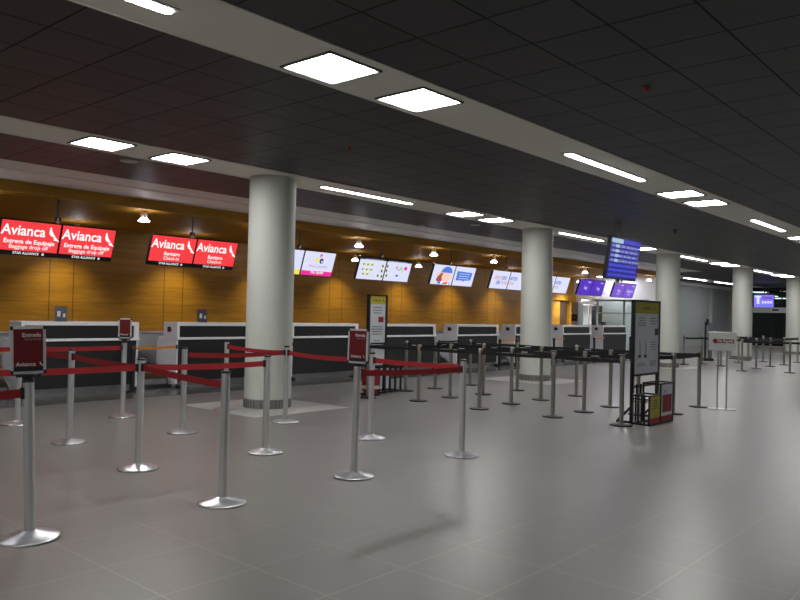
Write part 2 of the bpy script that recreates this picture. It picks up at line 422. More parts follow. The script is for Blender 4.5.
dls += [(7.6, 16.0, 'rear bell downlight behind the right edge of the first red screens'), (10.5, 16., 'rear bell downlight behind the second red screens'), (13.35, 16., 'rear bell downlight behind the first column'), (16.2, 16., 'rear bell downlight at the left edge of the yellow-print screens'), (19.2, 16., 'rear bell downlight left of the blue cap screen'),
        (22., 16., 'rear bell downlight behind the aeropuerto screen'), (24.9, 16., 'rear bell downlight behind the second column, near the timber door'), (27.8, 16., 'rear bell downlight near the timber door'), (30.4, 16., 'rear bell downlight at the end of the alcove'), (4.8, 16., 'rear bell downlight at the far left of the timber wall')]
for i, (x, y, lab) in enumerate(dls):
    if i == 0: d0.location = (x, y, 3.1); d0['label'] = lab; d0['group'] = 'downlights under the timber soffit'; o = d0
    else: o = dup(d0, (x, y, 3.1 if y < 15 else RZ), 0, lab, kids)
    ld = bpy.data.lights.new('downlight_beam', 'SPOT'); lo = bpy.data.objects.new('downlight_beam', ld); COL.objects.link(lo); lo.parent = o
    lo.location = (0, 0, -.03); ld.spot_blend = .9
    ld.shadow_soft_size = .08
    if y > 15:
        ld.energy = 175; ld.spot_size = math.radians(105); ld.color = (1, .88, .62)
        lo.rotation_euler = (math.radians(12), 0, 0)
    else:
        ld.energy = 26; ld.spot_size = math.radians(110); ld.color = (1, .93, .9)
    if x > 29: ld.energy *= 12 if y < 15 else 4; ld.color = (.95, .95, 1)

SR = emit('screen_red', (.93, .045, .055), 1.); SW = emit('screen_white', (1, 1, 1), 1.0); SLV = emit('screen_lilac_white', (.74, .76, .98), .98)
SBK = emit('screen_black', (.004, .004, .008), 1.); SPK = emit('screen_pink', (.85, .02, .30), 1.); SYE = emit('screen_yellow', (.85, .80, .08), 1.)
SYP = emit('screen_pale_yellow', (.78, .84, .28), .9); SNV = emit('screen_navy', (.03, .04, .20), 1.); SBL = emit('screen_blue', (.07, .20, .74), 1.)
SOR = emit('screen_dull_orange', (.72, .40, .36), .9); SPU = emit('screen_purple', (.085, .020, .52), 1.); SPU2 = emit('screen_violet', (.19, .085, .62), 1.)
SBR = emit('screen_brown', (.36, .08, .05), 1.); SPE = emit('screen_peach', (.95, .62, .50), 1.); SGY = emit('screen_grey', (.35, .36, .42), 1.); STQ = emit('screen_turquoise', (.25, .65, .62), 1.)
SGR = emit('screen_dark_green', (.03, .06, .03), 1.)
def disc(mb, x, z, rx, rz, m, y=-.004, n=28):
    mb.add([(x+rx*math.cos(2*PI*i/n), y, z+rz*math.sin(2*PI*i/n)) for i in range(n)], [tuple(range(n))], m)
def quad(mb, x0, x1, z0, z1, m, y=-.003): mb.add([(x0, y, z0), (x1, y, z0), (x1, y, z1), (x0, y, z1)], [(0, 1, 2, 3)], m)
def poly(mb, pts, m, y=-.005): mb.add([(p[0], y, p[1]) for p in pts], [tuple(range(len(pts)))], m)
def bird(mb, x, z, s, m, y=-.005):
    """the airline's swooping wing mark"""
    def cv(pts): return [(x+a*s, z+c*s) for a, c in pts]
    poly(mb, cv([(-.42, .80), (-.30, .86), (-.14, .40), (.10, .02), (.34, -.22), (.02, -.24), (-.30, -.08), (-.46, .24)]), m, y)
    poly(mb, cv([(.0, -.30), (.36, -.28), (.80, -.74), (.34, -.62), (.10, -.62), (.22, -.46)]), m, y)
SW_, SH_ = .985, .60
def pic_avianca(l2, l3):
    def f(mb):
        quad(mb, -SW_/2+.012, SW_/2-.012, -SH_/2+.082, SH_/2-.012, SR)
        mb.text('Avianca', -.47, .125, .245, SW, align='LEFT', bold=.018, sx=.93)
        bird(mb, .37, .10, .155, SW)
        mb.text(l2, .0, -.06, .105, SW, bold=.02); mb.text(l3, .0, -.15, .095, SW, bold=.006)
        mb.text('STAR ALLIANCE', -.03, -.258, .060, SW, bold=.012); disc(mb, .25, -.258, .02, .02, SW); disc(mb, .25, -.258, .009, .009, SBK, -.006)
    return f
def pic_viva_left(mb):
    quad(mb, -SW_/2+.015, SW_/2-.015, -SH_/2+.015, SH_/2-.015, SLV); quad(mb, -SW_/2+.015, SW_/2-.015, -SH_/2+.015, -SH_/2+.13, SYE, -.004)
def pic_viva(mb):
    quad(mb, -SW_/2+.015, SW_/2-.015, -SH_/2+.015, SH_/2-.015, SLV); quad(mb, -SW_/2+.015, SW_/2-.015, -SH_/2+.015, -SH_/2+.125, SPK, -.004)
    mb.text('Fila rápida', .0, -.205, .10, SW, y=-.006, bold=.012, shear=.25)
    disc(mb, .03, .20, .042, .045, SPK); disc(mb, .035, .19, .018, .02, SLV, -.006)
    disc(mb, -.07, .10, .052, .07, SYE); disc(mb, -.075, .145, .02, .02, SLV, -.006)
    disc(mb, .07, .075, .06, .065, SNV); disc(mb, .085, .06, .022, .028, SLV, -.006)
    mb.text('Viva', -.20, -.06, .10, SPK, bold=.0, align='CENTER'); mb.text('Colombia', .10, -.06, .10, SGY, align='CENTER')
def pic_table(mb):
    quad(mb, -SW_/2+.015, SW_/2-.015, -SH_/2+.015, SH_/2-.075, SLV)
    for i in range(14): quad(mb, -.30+.05*i, -.30+.05*i+.033, .225, .25, SGY)
    for r, (z, n) in enumerate(((.10, 3), (-.03, 3), (-.15, 2))):
        for i in range(n):
            quad(mb, -.36+.15*i+.05*(3-n), -.25+.15*i+.05*(3-n), z-.032, z+.032, SYP, -.004)
            quad(mb, -.35+.15*i+.05*(3-n), -.30+.15*i+.05*(3-n), z-.016, z+.016, SGR, -.005)
    for x, z in ((.38, .09), (.38, -.04), (.28, -.17), (.42, -.18)):
        disc(mb, x, z, .045, .045, SYP); disc(mb, x, z, .03, .034, SGR, -.006)
def pic_dots(mb):
    quad(mb, -SW_/2+.015, SW_/2-.015, -SH_/2+.015, SH_/2-.075, SLV)
    for i in range(14): quad(mb, -.42+.05*i, -.42+.05*i+.033, .225, .25, SGY)
    for x, z in ((-.44, .10), (-.44, -.02), (-.40, -.15)): disc(mb, x, z, .045, .045, SYP); disc(mb, x, z, .03, .034, SGR, -.006)
    disc(mb, -.06, .08, .045, .045, SOR); disc(mb, .10, .07, .05, .05, STQ); disc(mb, .17, .0, .05, .042, SYP); disc(mb, .28, .08, .065, .05, SPK)
    disc(mb, .03, .02, .03, .025, SGY)
    poly(mb, [(-.06, -.11), (.06, -.11), (.03, -.16), (-.03, -.16)], SNV)
def pic_cap(mb):
    # plain colour shapes: a blue dome above brown and peach patches
    quad(mb, -SW_/2+.015, SW_/2-.015, -SH_/2+.015, SH_/2-.015, SLV)
    poly(mb, [(-.10, .06), (-.22, -.02), (-.27, -.17), (-.12, -.22), (.0, -.20), (.02, .05)], SBR, -.004)
    poly(mb, [(.30, -.20), (.43, -.262), (.20, -.262)], SBR, -.004)
    disc(mb, .16, -.05, .20, .15, SPE, -.005); poly(mb, [(-.33, .02), (-.12, .12), (-.10, .05), (-.25, -.08)], SPE, -.0045)
    poly(mb, [(.14+.25*math.cos(a*PI/12), .07+.18*math.sin(a*PI/12)) for a in range(13)], SBL, -.006)
    poly(mb, [(-.16, -.20), (-.05, -.18), (.30, -.19), (.36, -.262), (-.18, -.262)], SW, -.006)
    poly(mb, [(-.16, -.20), (-.03, -.18), (-.03, -.262), (-.18, -.262)], SBL, -.007); poly(mb, [(.05, -.22), (.30, -.19), (.26, -.262), (.05, -.262)], SR, -.0065)
def pic_banner(mb):
    quad(mb, -SW_/2+.015, SW_/2-.015, -SH_/2+.015, SH_/2-.015, SLV)
    poly(mb, [(-.38, .15), (.36, .13), (.34, -.10), (.05, -.12), (0, -.16), (-.05, -.12), (-.36, -.13)], SBL, -.004)
    for i in range(3): quad(mb, -.26, .24, .07-.07*i, .085-.07*i, SLV, -.006)
    quad(mb, -.46, .10, -.24, -.21, emit('screen_pale_pink', (.95, .70, .80), 1.), -.004)
def pic_aero(side):
    def f(mb):
        quad(mb, -SW_/2+.015, SW_/2-.015, -SH_/2+.015, SH_/2-.015, SLV)
        if side == 0:
            mb.text('aero', .10, .09, .23, SOR, shear=.3, align='RIGHT', bold=.015); mb.text('pu', .10, .09, .23, SBL, shear=.3, align='LEFT', bold=.02)
            mb.text('de', .02, -.075, .22, SBL, shear=.3, align='RIGHT', bold=.022); mb.text('orie', .09, -.075, .20, SOR, shear=.3, align='LEFT', bold=.015)
        else:
            mb.text('erto', -.46, .09, .23, SBL, shear=.3, align='LEFT', bold=.02); mb.text('nte', -.46, -.075, .20, SOR, shear=.3, align='LEFT', bold=.015)
    return f
def pic_purple(m, a, b_):
    def f(mb):
        quad(mb, -SW_/2+.015, SW_/2-.015, -SH_/2+.015, SH_/2-.015, m)
        mb.text(a, .05, -.01, .17, SLV, bold=.01); quad(mb, .12, .34, .19, .225, SLV, -.005)
        if b_: quad(mb, -.12, .18, -.16, -.14, SLV, -.005)
    return f
HPY = 13.0
def hung_pair(x, pics, label, tilt=18, blank=None):
    t = thing('hanging_display', label, 'display screen', (x, HPY, 2.575), 0, 'paired screens hung above the counters')
    b = MB(); b.cyl((0, .07, .12), (0, .07, .725), .018, mat('dark_pole', (.06, .045, .03), .4), 12); b.build('pole', t)
    b = MB(); b.cyl((0, .07, .20), (0, .07, .40), .024, ALU, 14); b.box(-.05, .05, .05, .09, .36, .42, BLACK); b.box(-.5, .5, .06, .09, -.03, .03, BLACK); b.build('bracket', t)
    for i, pf in enumerate(pics):
        pn = MB(); pn.rbox(-SW_/2, SW_/2, .0, .06, -SH_/2, SH_/2, SCRB, .008, 'y'); p = pn.build('display_panel', t)
        p.location = ((-.5+i)*(SW_+.012), -.03, 0); p.rotation_euler = (math.radians(tilt), 0, 0)
        mb = MB(); pf(mb); mb.build('screen_picture', p)
    return t
XS = [v*1.04 for v in (5.66, 8.24, 10.98, 13.68, 16.49, 19.25, 21.98, 24.72, 27.42)]
XS[7] -= .10; XS[8] -= .12; XS[0] -= .02
hung_pair(XS[0], [pic_avianca('Entrega de Equipaje', 'Baggage drop off')]*2, 'pair of red screens at far left reading Entrega de Equipaje')
hung_pair(XS[1], [pic_avianca('Registro', 'Check-in')]*2, 'pair of red screens reading Registro, left of the nearest column')
hung_pair(XS[2], [pic_viva_left, pic_viva], 'pair of white screens with pink Fila rápida stripe, right of nearest column')
hung_pair(XS[3], [pic_table, pic_dots], 'pair of white screens with small yellow text rows and black header')
hung_pair(XS[4], [pic_cap, pic_banner], 'pair of screens with a blue cap shape and a blue banner')
hung_pair(XS[5], [pic_aero(0), pic_aero(1)], 'pair of pale screens reading aeropuerto de oriente, left of second column')
hung_pair(XS[6], [pic_aero(0), pic_aero(1)], 'pair of pale screens reading aeropuerto, half hidden by the second column')
hung_pair(XS[7], [pic_purple(SPU, 'bag', 0)]*2, 'pair of deep purple screens, left of the two purple pairs')
hung_pair(XS[8], [pic_purple(SPU2, 'bag', 1), pic_purple(SPU2, 'Registro', 1)], 'pair of lighter violet screens, right of the two purple pairs')

# flight information board on its own pole
t = thing('flight_information_board', 'large blue flight information screen hung from the dark ceiling on a pole', 'display screen', (14.99, 6.86, 2.725))
b = MB(); b.cyl((0, .14, -.5), (0, .14, ZC-2.725), .04, mat('board_pole', (.22, .22, .20), .4, .4), 16); b.build('pole', t)
b = MB(); b.box(-.15, .15, .04, .15, -.12, .12, BLACK); b.cyl((0, .14, -.53), (0, .14, -.5), .045, ALU, 16); b.build('bracket', t)
b = MB(); b.rbox(-.735, .735, 0, .07, -.44, .44, SCRB, .01, 'y'); pnl = b.build('display_panel', t); pnl.rotation_euler = (math.radians(8), 0, 0)
b = MB()
FB = emit('board_blue', (.035, .035, .52), 1.); FB2 = emit('board_violet_blue', (.07, .085, .52), 1.); FB3 = emit('board_dark', (.01, .012, .10), 1.); FG = emit('board_pale_cells', (.38, .50, .66), 1.)
quad(b, -.71, .71, -.42, .42, FB3)
quad(b, -.68, -.14, .31, .40, FG, -.005); quad(b, -.10, .69, .32, .40, FB, -.005)
import random; random.seed(4)
for r in range(7):
    z = .25-.10*r
    quad(b, -.68, .68, z-.035, z+.035, FB2 if r < 4 else FB, -.0045)
    x = -.62
    while x < .6:
        w = random.uniform(.06, .16); quad(b, x, x+w, z-.012, z+.012, SGY if r < 4 else FB2, -.0055); x += w+random.uniform(.04, .12)
    if r < 4: quad(b, -.46, -.30, z-.03, z+.03, FG, -.006)
b.build('screen_picture', pnl)
# far violet screen
t = thing('far_display', 'small violet screen hung above the pale portal, between the two right columns', 'display screen', (43.9, 12.0, 2.585), -PI/2)
b = MB(); b.rbox(-.52, .52, 0, .12, -.36, .36, SCRB, .01, 'y'); b.build('display_panel', t)
b = MB(); quad(b, -.50, .50, -.34, .34, emit('far_screen_violet', (.22, .18, .85), 1.1)); quad(b, -.46, -.14, .2, .3, SLV, -.005); quad(b, -.36, -.22, -.15, .2, SLV, -.005); quad(b, -.08, .44, .1, .26, SPU2, -.005)
for i in range(4): quad(b, -.1+.14*i, .0+.14*i, -.12, .0, SLV, -.005)
quad(b, -.45, .45, -.26, -.22, SBL, -.005); b.build('screen_picture', t)
b = MB(); b.cyl((0, .14, 0), (0, .14, ZC-2.585), .025, BLACK, 12); b.build('pole', t)
b = MB()
for i, (x, y, z, dx, dy, l) in enumerate(((51, 14.2, 3.85, .5, .35, 'left upper'), (51, 14.15, 3.3, .5, .35, 'left lower'), (51, 13.6, 3.05, .4, .4, 'middle'), (51, 13.0, 2.92, .3, .3, 'right'))):  # glowing panels behind the transom stand in for lights reflected in the glass
    b = MB(); b.rbox(-dx, dx, -dy, dy, 0, .05, emit('far_lamp_glow', (.8, 1, .85), 2.2), .02); b.build('far_ceiling_lamp', loc=(x, y, z)); o = bpy.data.objects['far_ceiling_lamp' if i == 0 else 'far_ceiling_lamp.%03d' % i]
    tag(o, '%s pale green lamp seen through the dark glass above the portal' % l, 'lamp', 'lamps beyond the dark glass')

# ceiling fittings
def det(name, x, y, label, cat, f):
    b = MB(); f(b); o = b.build(name, loc=(x, y, ZC)); tag(o, label, cat); return o
det('ceiling_speaker', 5.32, 9.71, 'round pale speaker disc in the dark ceiling beside the left light panels', 'speaker', lambda b: b.lathe([(.11, -.012), (.125, -.006), (.125, 0)], DETW, 32))
det('ceiling_speaker', 13.79, 9.85, 'round pale speaker disc in the dark ceiling left of the second column', 'speaker', lambda b: b.lathe([(.11, -.012), (.125, -.006), (.125, 0)], DETW, 32))
det('ceiling_speaker', 13.2, 10.95, 'round pale disc at the ceiling trim above the blue cap screen', 'speaker', lambda b: b.lathe([(.11, -.03), (.125, -.02), (.125, 0)], DETW, 32))
def smoke(b): b.lathe([(.012, -.04), (.02, -.035), (.022, -.02), (.03, -.012), (.03, 0)], DETR, 20)
det('smoke_detector', 6.27, 2.7, 'small red detector in the dark ceiling at upper right', 'detector', smoke)
det('smoke_detector', 6.47, 6.53, 'small red detector in the dark ceiling above the nearest column', 'detector', smoke)
det('smoke_detector', 12.62, 9.78, 'small orange detector left of the light panels by the second column', 'detector', smoke)
det('sprinkler_head', 16.8, 6.48, 'small dark sprinkler head right of the flight board', 'sprinkler', lambda b: b.lathe([(.015, -.07), (.03, -.06), (.012, -.05), (.012, -.015), (.055, -.008), (.055, 0)], BLACK, 16))

# ------------------------------------------------------------------ check-in counters
def make_counter():
    t = thing('check_in_counter', '', 'counter')
    W = 2.0
    prof = [(0, .0), (.68, .0), (.68, .885), (.45, .885), (.45, 1.19), (0, 1.19)]
    for x0 in (0, W-.035):
        b = MB(); b.prism(prof, x0, x0+.035, MELA, 'x'); b.build('side_panel', t)
    b = MB(); b.prism([(.035, .12), (1.93, .12), (1.965, .885), (.035, .885)], -.005, .04, BLKPN); b.build('front_panel', t)
    b = MB(); b.box(.05, 1.92, .015, .04, .93, 1.14, BLKGL); b.build('upper_panel', t)
    b = MB(); b.rbox(-.0, W+.0, -.05, .62, .885, .93, MELAE, .008, 'x'); b.build('worktop', t)
    b = MB(); b.box(0, W, -.012, .45, 1.145, 1.205, MELAE); b.box(W-.085, W, -.012, .02, .93, 1.145, MELAE); b.box(.0, .05, -.012, .02, .93, 1.145, MELAE); b.build('top_frame', t)
    b = MB(); b.box(.035, W-.035, .60, .64, .1, .885, MELA); b.box(.035, W-.035, .40, .44, .93, 1.145, MELA); b.build('back_panel', t)
    b = MB(); b.box(.04, W-.04, .05, .07, 0, .12, STEEL); b.build('kick_plate', t)
    b = MB(); b.box(-.008, 0, .20, .31, 1.02, 1.12, SIGNBK); b.box(-.010, -.008, .15, .19, 1.05, 1.08, REDPR); b.build('logo_plate', t)
    for x in (.0, W-.06):
        b = MB(); b.prism([(-.10, 0), (.12, 0), (.12, .07), (.0, .07), (-.10, .03)], x, x+.06, BLACK, 'x'); b.build('foot', t)
    return t
cn0 = make_counter(); kids = list(cn0.children)
CX = [4.96, 7.73, 10.5, 13.4, 16.33, 19.22, 22.12, 25.02]
CLAB = ['far left check-in counter, under the Entrega de Equipaje screens', 'check-in counter half behind the nearest column, with black logo square', 'check-in counter right of the nearest column, behind the red belt', 'check-in counter right of the narrow sign stand, under the yellow-print screens',
        'check-in counter in the middle, under the blue cap screen', 'check-in counter left of the second column, under the aeropuerto screens', 'check-in counter right of the second column', 'check-in counter beside the tall sign stand, furthest right']
CYF = 12.2
for i, x in enumerate(CX):
    if i == 0: cn0.location = (x, CYF, 0); cn0['label'] = CLAB[0]; cn0['group'] = 'row of check-in counters'
    else: dup(cn0, (x, CYF, 0), 0, CLAB[i], kids)
# weighing conveyors in the gaps between counters
cv0 = thing('baggage_conveyor', '', 'conveyor')
b = MB(); b.box(.0, .70, 1.0, 1.05, .25, .62, STEEL); b.build('steel_back_plate', cv0)
b = MB()
for z, y0, y1 in ((.16, .05, .40), (.34, .40, .70), (.50, .70, 1.0)):
    b.box(.06, .64, y0, y1, z-.03, z, BELTRB); b.box(.05, .65, y0-.01, y0+.01, z-.09, z+.005, STEEL)
b.build('belt_steps', cv0)
for x0 in (0, .66):
    b = MB(); b.prism([(.0, .03), (1.05, .03), (1.05, .62), (.8, .62), (.05, .20), (.0, .16)], x0, x0+.04, STEEL, 'x'); b.build('side_rail', cv0)
b = MB(); b.box(-.02, .72, -.02, .06, 0, .06, BLACK); b.build('bumper', cv0)
kids = list(cv0.children)
gaps = [(a+2.0, b_) for a, b_ in zip([2.13]+CX[:-1], CX)]
for i, (a, b_) in enumerate(gaps):
    lab = ['steel baggage conveyor left of the far left counter', 'steel baggage conveyor in the gap between the first two counters'][i] if i < 2 else 'steel baggage conveyor in the gap left of the %s counter' % ordw[i]
    loc = ((a+b_)/2-.35, CYF+.12, 0)
    if i == 0: cv0.location = loc; cv0['label'] = lab; cv0['group'] = 'baggage conveyors between counters'
    else: dup(cv0, loc, 0, lab, kids)
t = thing('collector_conveyor', 'long steel collector conveyor running behind the counters along the timber wall', 'conveyor', (0, 13.45, 0))
b = MB(); b.box(-4, 29, 0, .03, .42, 1.0, ALU); b.box(-4, 29, -.05, .06, .97, 1.0, ALU); b.box(-4, 29, -.03, 0, .42, .46, ALU); b.build('side_guard', t)
b = MB(); b.box(-4, 29, .03, 1.0, .40, .44, BELTRB); b.build('belt', t)
for k in range(12):
    b = MB(); b.box(-3.9+2.95*k, -3.82+2.95*k, .1, .9, 0, .4, FRAMEG); b.build('leg', t)
# small card holders on the first two counters
for x, lab in ((5.68, 'small clear card holder on the far left counter top'), (8.42, 'small clear card holder on the second counter top')):
    t = thing('card_holder', lab, 'card holder', (x, CYF+.22, 1.205), math.radians(-20))
    tl = Matrix.Rotation(math.radians(-8), 4, 'X')
    b = MB(); b.box(-.09, .09, 0, .004, 0, .25, mat('slate_blue_print', (.05, .065, .10), .35), tl); b.add([(x_, -.002+.14*-z_, z_) for x_, z_ in ((-.06, .08), (-.01, .08), (-.01, .17), (-.06, .17))], [(0, 1, 2, 3)], LETTER); b.add([(x_, -.002+.14*-z_, z_) for x_, z_ in ((.03, .07), (.065, .07), (.065, .13), (.03, .13))], [(0, 1, 2, 3)], LETTER); b.build('printed_card', t)
    b = MB(); b.box(-.095, .095, .006, .010, 0, .255, ACRY, tl); b.box(-.095, .095, -.05, .09, 0, .004, ACRY); b.build('clear_stand', t)
t = thing('desk_phone', 'small black desk phone on the furthest right counter', 'phone', (25.55, CYF+.2, 1.205), 0)
b = MB(); b.prism([(-.08, 0), (.08, 0), (.08, .07), (-.08, .02)], -.07, .07, BLACK, 'x'); b.build('base', t)
b = MB(); b.rbox(-.09, -.03, -.09, .09, .06, .12, BLACK, .02, 'y'); b.build('handset', t)

# ------------------------------------------------------------------ queue stanchions
def stanchion_proto(kind):
    nm = {'red': 'belt_stanchion', 'black': 'belt_stanchion', 'gate': 'belt_stanchion'}[kind]
    t = thing(nm, '', 'stanchion')
    if kind == 'red':
        b = MB(); b.lathe([(.033, .05), (.033, .995)], POLE, 32); b.build('pole', t)
        b = MB(); b.lathe([(.178, 0), (.183, .006), (.181, .012), (.172, .016), (.10, .035), (.052, .047), (.042, .052), (.033, .054)], CHROME, 56); b.build('base', t)
        b = MB(); b.lathe([(.036, .992), (.0365, 1.005), (.032, 1.01)], BLACK, 32); b.build('cap', t)
    elif kind == 'black':
        b = MB(); b.lathe([(.031, .02), (.031, .93)], POLE2, 28); b.build('pole', t)
        b = MB(); b.lathe([(.150, 0), (.158, .004), (.158, .014), (.14, .022), (.04, .030)], DARKB, 48); b.build('base', t)
        b = MB(); b.lathe([(.036, .87), (.036, .935), (.030, .954)], POLE2, 28); b.build('cap', t)
    else:
        b = MB(); b.lathe([(.036, .02), (.036, .74)], BLACK, 24); b.build('pole', t)
        b = MB(); b.lathe([(.15, 0), (.15, .012), (.04, .03)], BLACK, 40); b.build('base', t)
        b = MB(); b.lathe([(.045, .72), (.045, .79), (.03, .80)], BLACK, 24); b.build('cap', t)
    return t
PROTO = {}
def stanchion(kind, x, y, label, group, lean=(0, 0)):
    if kind not in PROTO:
        t = stanchion_proto(kind); PROTO[kind] = (t, list(t.children)); t['label'] = label
    else:
        t0, ks = PROTO[kind]; t = dup(t0, (0, 0, 0), 0, label, ks)
    t.location = (x, y, 0); t['group'] = group
    t.rotation_euler = (lean[0], lean[1], 0)
    t['_p'] = 0; del t['_p']
    return t
def belt(o, a, c, m, z0=.93, z1=.93, w=.05, sag=.02, r=.04, prints=None):
    """belt from post `o` standing at a to the post at c; a child of o, clips at both ends"""
    ax, ay = a; cx, cy = c
    d = Vector((cx-ax, cy-ay)); L = d.length; u = d/L; n = Vector((-u.y, u.x))
    N = 14; b = MB(); vs = []; fs = []
    for i in range(N+1):
        t_ = i/N; s = r+(L-2*r)*t_
        z = z0+(z1-z0)*t_-sag*4*t_*(1-t_)
        for dn in (-.0012, .0012):
            for dz in (-w/2, w/2):
                vs.append((u.x*s+n.x*dn, u.y*s+n.y*dn, z+dz))
    for i in range(N):
        k = 4*i
        fs += [(k, k+1, k+5, k+4), (k+2, k+6, k+7, k+3), (k, k+4, k+6, k+2), (k+1, k+3, k+7, k+5)]
    fs += [(0, 2, 3, 1), (4*N, 4*N+1, 4*N+3, 4*N+2)]
    b.add(vs, fs, m)
    if prints:
        for t_ in prints:
            s = r+(L-2*r)*t_; z = z0+(z1-z0)*t_-sag*4*t_*(1-t_)
            for dn in (-.0022, .0022):
                q = [(u.x*(s+e)+n.x*dn, u.y*(s+e)+n.y*dn, z+dz) for e, dz in ((-.06, -.008), (.06, -.008), (.06, .008), (-.06, .008))]
                b.add(q, [(0, 1, 2, 3)], BELTPR)
    ob = b.build('belt', o)
    ang = math.atan2(u.y, u.x)
    for s, z in ((r-.006, z0), (L-r+.006, z1)):
        b = MB(); M = Matrix.Translation((u.x*s, u.y*s, z)) @ Matrix.Rotation(ang, 4, 'Z')
        b.rbox(-.014, .014, -.016, .016, -.036, .036, BLACK, .004, 'z', M); b.build('belt_clip', o)
    return ob
G1 = 'chrome stanchions of the red-belt queue'
RP = {
 1: (2.12, 4.98, 'chrome stanchion at far left carrying a dark red Entrada sign'),
 2: (3.86, 8.15, 'chrome stanchion right of the large Entrada sign, red belts at its top'),
 3: (3.97, 9.79, 'chrome stanchion mostly hidden behind the large Entrada sign post'),
 4: (5.28, 9.61, 'chrome stanchion carrying the small red sign before the first counter'),
 5: (3.71, 6.44, 'chrome stanchion where two red belts part, left of centre front'),
 6: (5.16, 7.96, 'chrome stanchion left of the nearest column, one red belt going right'),
 7: (6.76, 9.32, 'chrome stanchion just left of the nearest column base, rear row'),
 8: (3.53, 4.87, 'chrome stanchion in the front row, second from the left, lowest in view'),
 9: (5.08, 6.28, 'chrome stanchion in front of the nearest column, belt end at left'),
 10: (6.65, 7.82, 'chrome stanchion at the right edge of the nearest column'),
 11: (4.95, 4.84, 'chrome stanchion carrying a red sign right of the nearest column'),
 12: (6.58, 6.17, 'chrome stanchion just behind the right red sign post'),
 13: (6.53, 4.78, 'chrome stanchion at the right tip of the red-belt queue')}
RP = {k: (round(x*.981, 3), round(y*.981, 3), l) for k, (x, y, l) in RP.items()}
S = {k: stanchion('red', x, y, l, G1) for k, (x, y, l) in RP.items()}
S[11].rotation_euler = (0, math.radians(.9), 0); S[1].rotation_euler = (0, math.radians(-2.2), 0)
def rb(i, j, z0=.925, z1=.925, sag=.012):
    belt(S[i], RP[i][:2], RP[j][:2], RED, z0, z1, .055, sag)
rb(2, 5); rb(3, 2); rb(3, 4); rb(5, 9); rb(5, 8, .93, .90); rb(6, 10, .92, .92, .02); rb(7, 10, .93, .92, .02); rb(10, 12, .92, .93, .03); rb(12, 13, .92, .93); rb(11, 13, .93, .93)
# belts running out of the left of the view to posts outside it
out = {21: (2.05, 6.50), 22: (.65, 5.02), 23: (2.3, 9.85)}
for (i, k) in ((5, 21), (1, 22), (3, 23)):
    RP[k] = (*out[k], ''); rb(i, k)
OUTL = {21: 'chrome stanchion outside the left edge, middle row', 22: 'chrome stanchion outside the left edge, front row', 23: 'chrome stanchion outside the left edge, rear row'}
for k in out: S[k] = stanchion('red', *out[k], OUTL[k], G1)

# A4 sign heads on three of the posts: they are fixed to the post, so parts of it
def sign_head(par, zb, w, h, rz, lines, small=False):
    M = Matrix.Translation((0, 0, zb)) @ Matrix.Rotation(rz, 4, 'Z')
    b = MB(); b.lathe([(.03, -.045), (.034, -.02), (.06, -.008), (.06, 0)], BLACK, 20, M); b.box(-.07, .07, -.02, .02, -.02, .0, BLACK, M); b.build('sign_bracket', par)
    b = MB(); b.rbox(-w/2, w/2, -.008, .008, 0, h, ALU, .018, 'y', M)
    fr = b.build('sign_frame', par)
    e = .017
    b = MB(); b.box(-w/2+e, w/2-e, -.010, -.006, e+.02, h-e, SIGNR, M); b.box(-w/2+e, w/2-e, -.0102, -.006, e, e+.026, SIGNBK, M)
    for sx in (-1, 1):
        for (z0, z1) in ((-.002, .022), (h-.022, h+.002)): b.box(sx*w/2-.016 if sx > 0 else -w/2-.002, sx*w/2+.002 if sx > 0 else -w/2+.016, -.0105, .0105, z0, z1, BLACK, M)
    if not small:
        b.text('Entrada', w/2-e-.012, h*.815, .035, LETTER, y=-.0108, align='RIGHT', M=M, bold=.01); b.text('Entrance', w/2-e-.012, h*.73, .026, GREYPR, y=-.0108, align='RIGHT', M=M)
    b.text('Avianca', -.015, h*.20, .036, LETTER, y=-.0108, M=M, bold=.01)
    b2 = MB(); bird(b2, 0, 0, .018, LETTER, 0)
    b.add([(v[0]+.072, -.0108, v[2]+h*.20) for v in b2.v], b2.f, LETTER, M)
    b.build('sign_poster', fr)
def face(x, y): return -math.atan2(x, y)   # turn the front (-y) towards the camera standing at the origin
sign_head(S[1], 1.045, .202, .30, face(2.12, 4.98)+.05, 0)
sign_head(S[11], 1.02, .22, .31, face(4.93, 4.84)-.62, 0)
sign_head(S[4], 1.05, .17, .27, face(5.28, 9.61)-.1, 0, True)

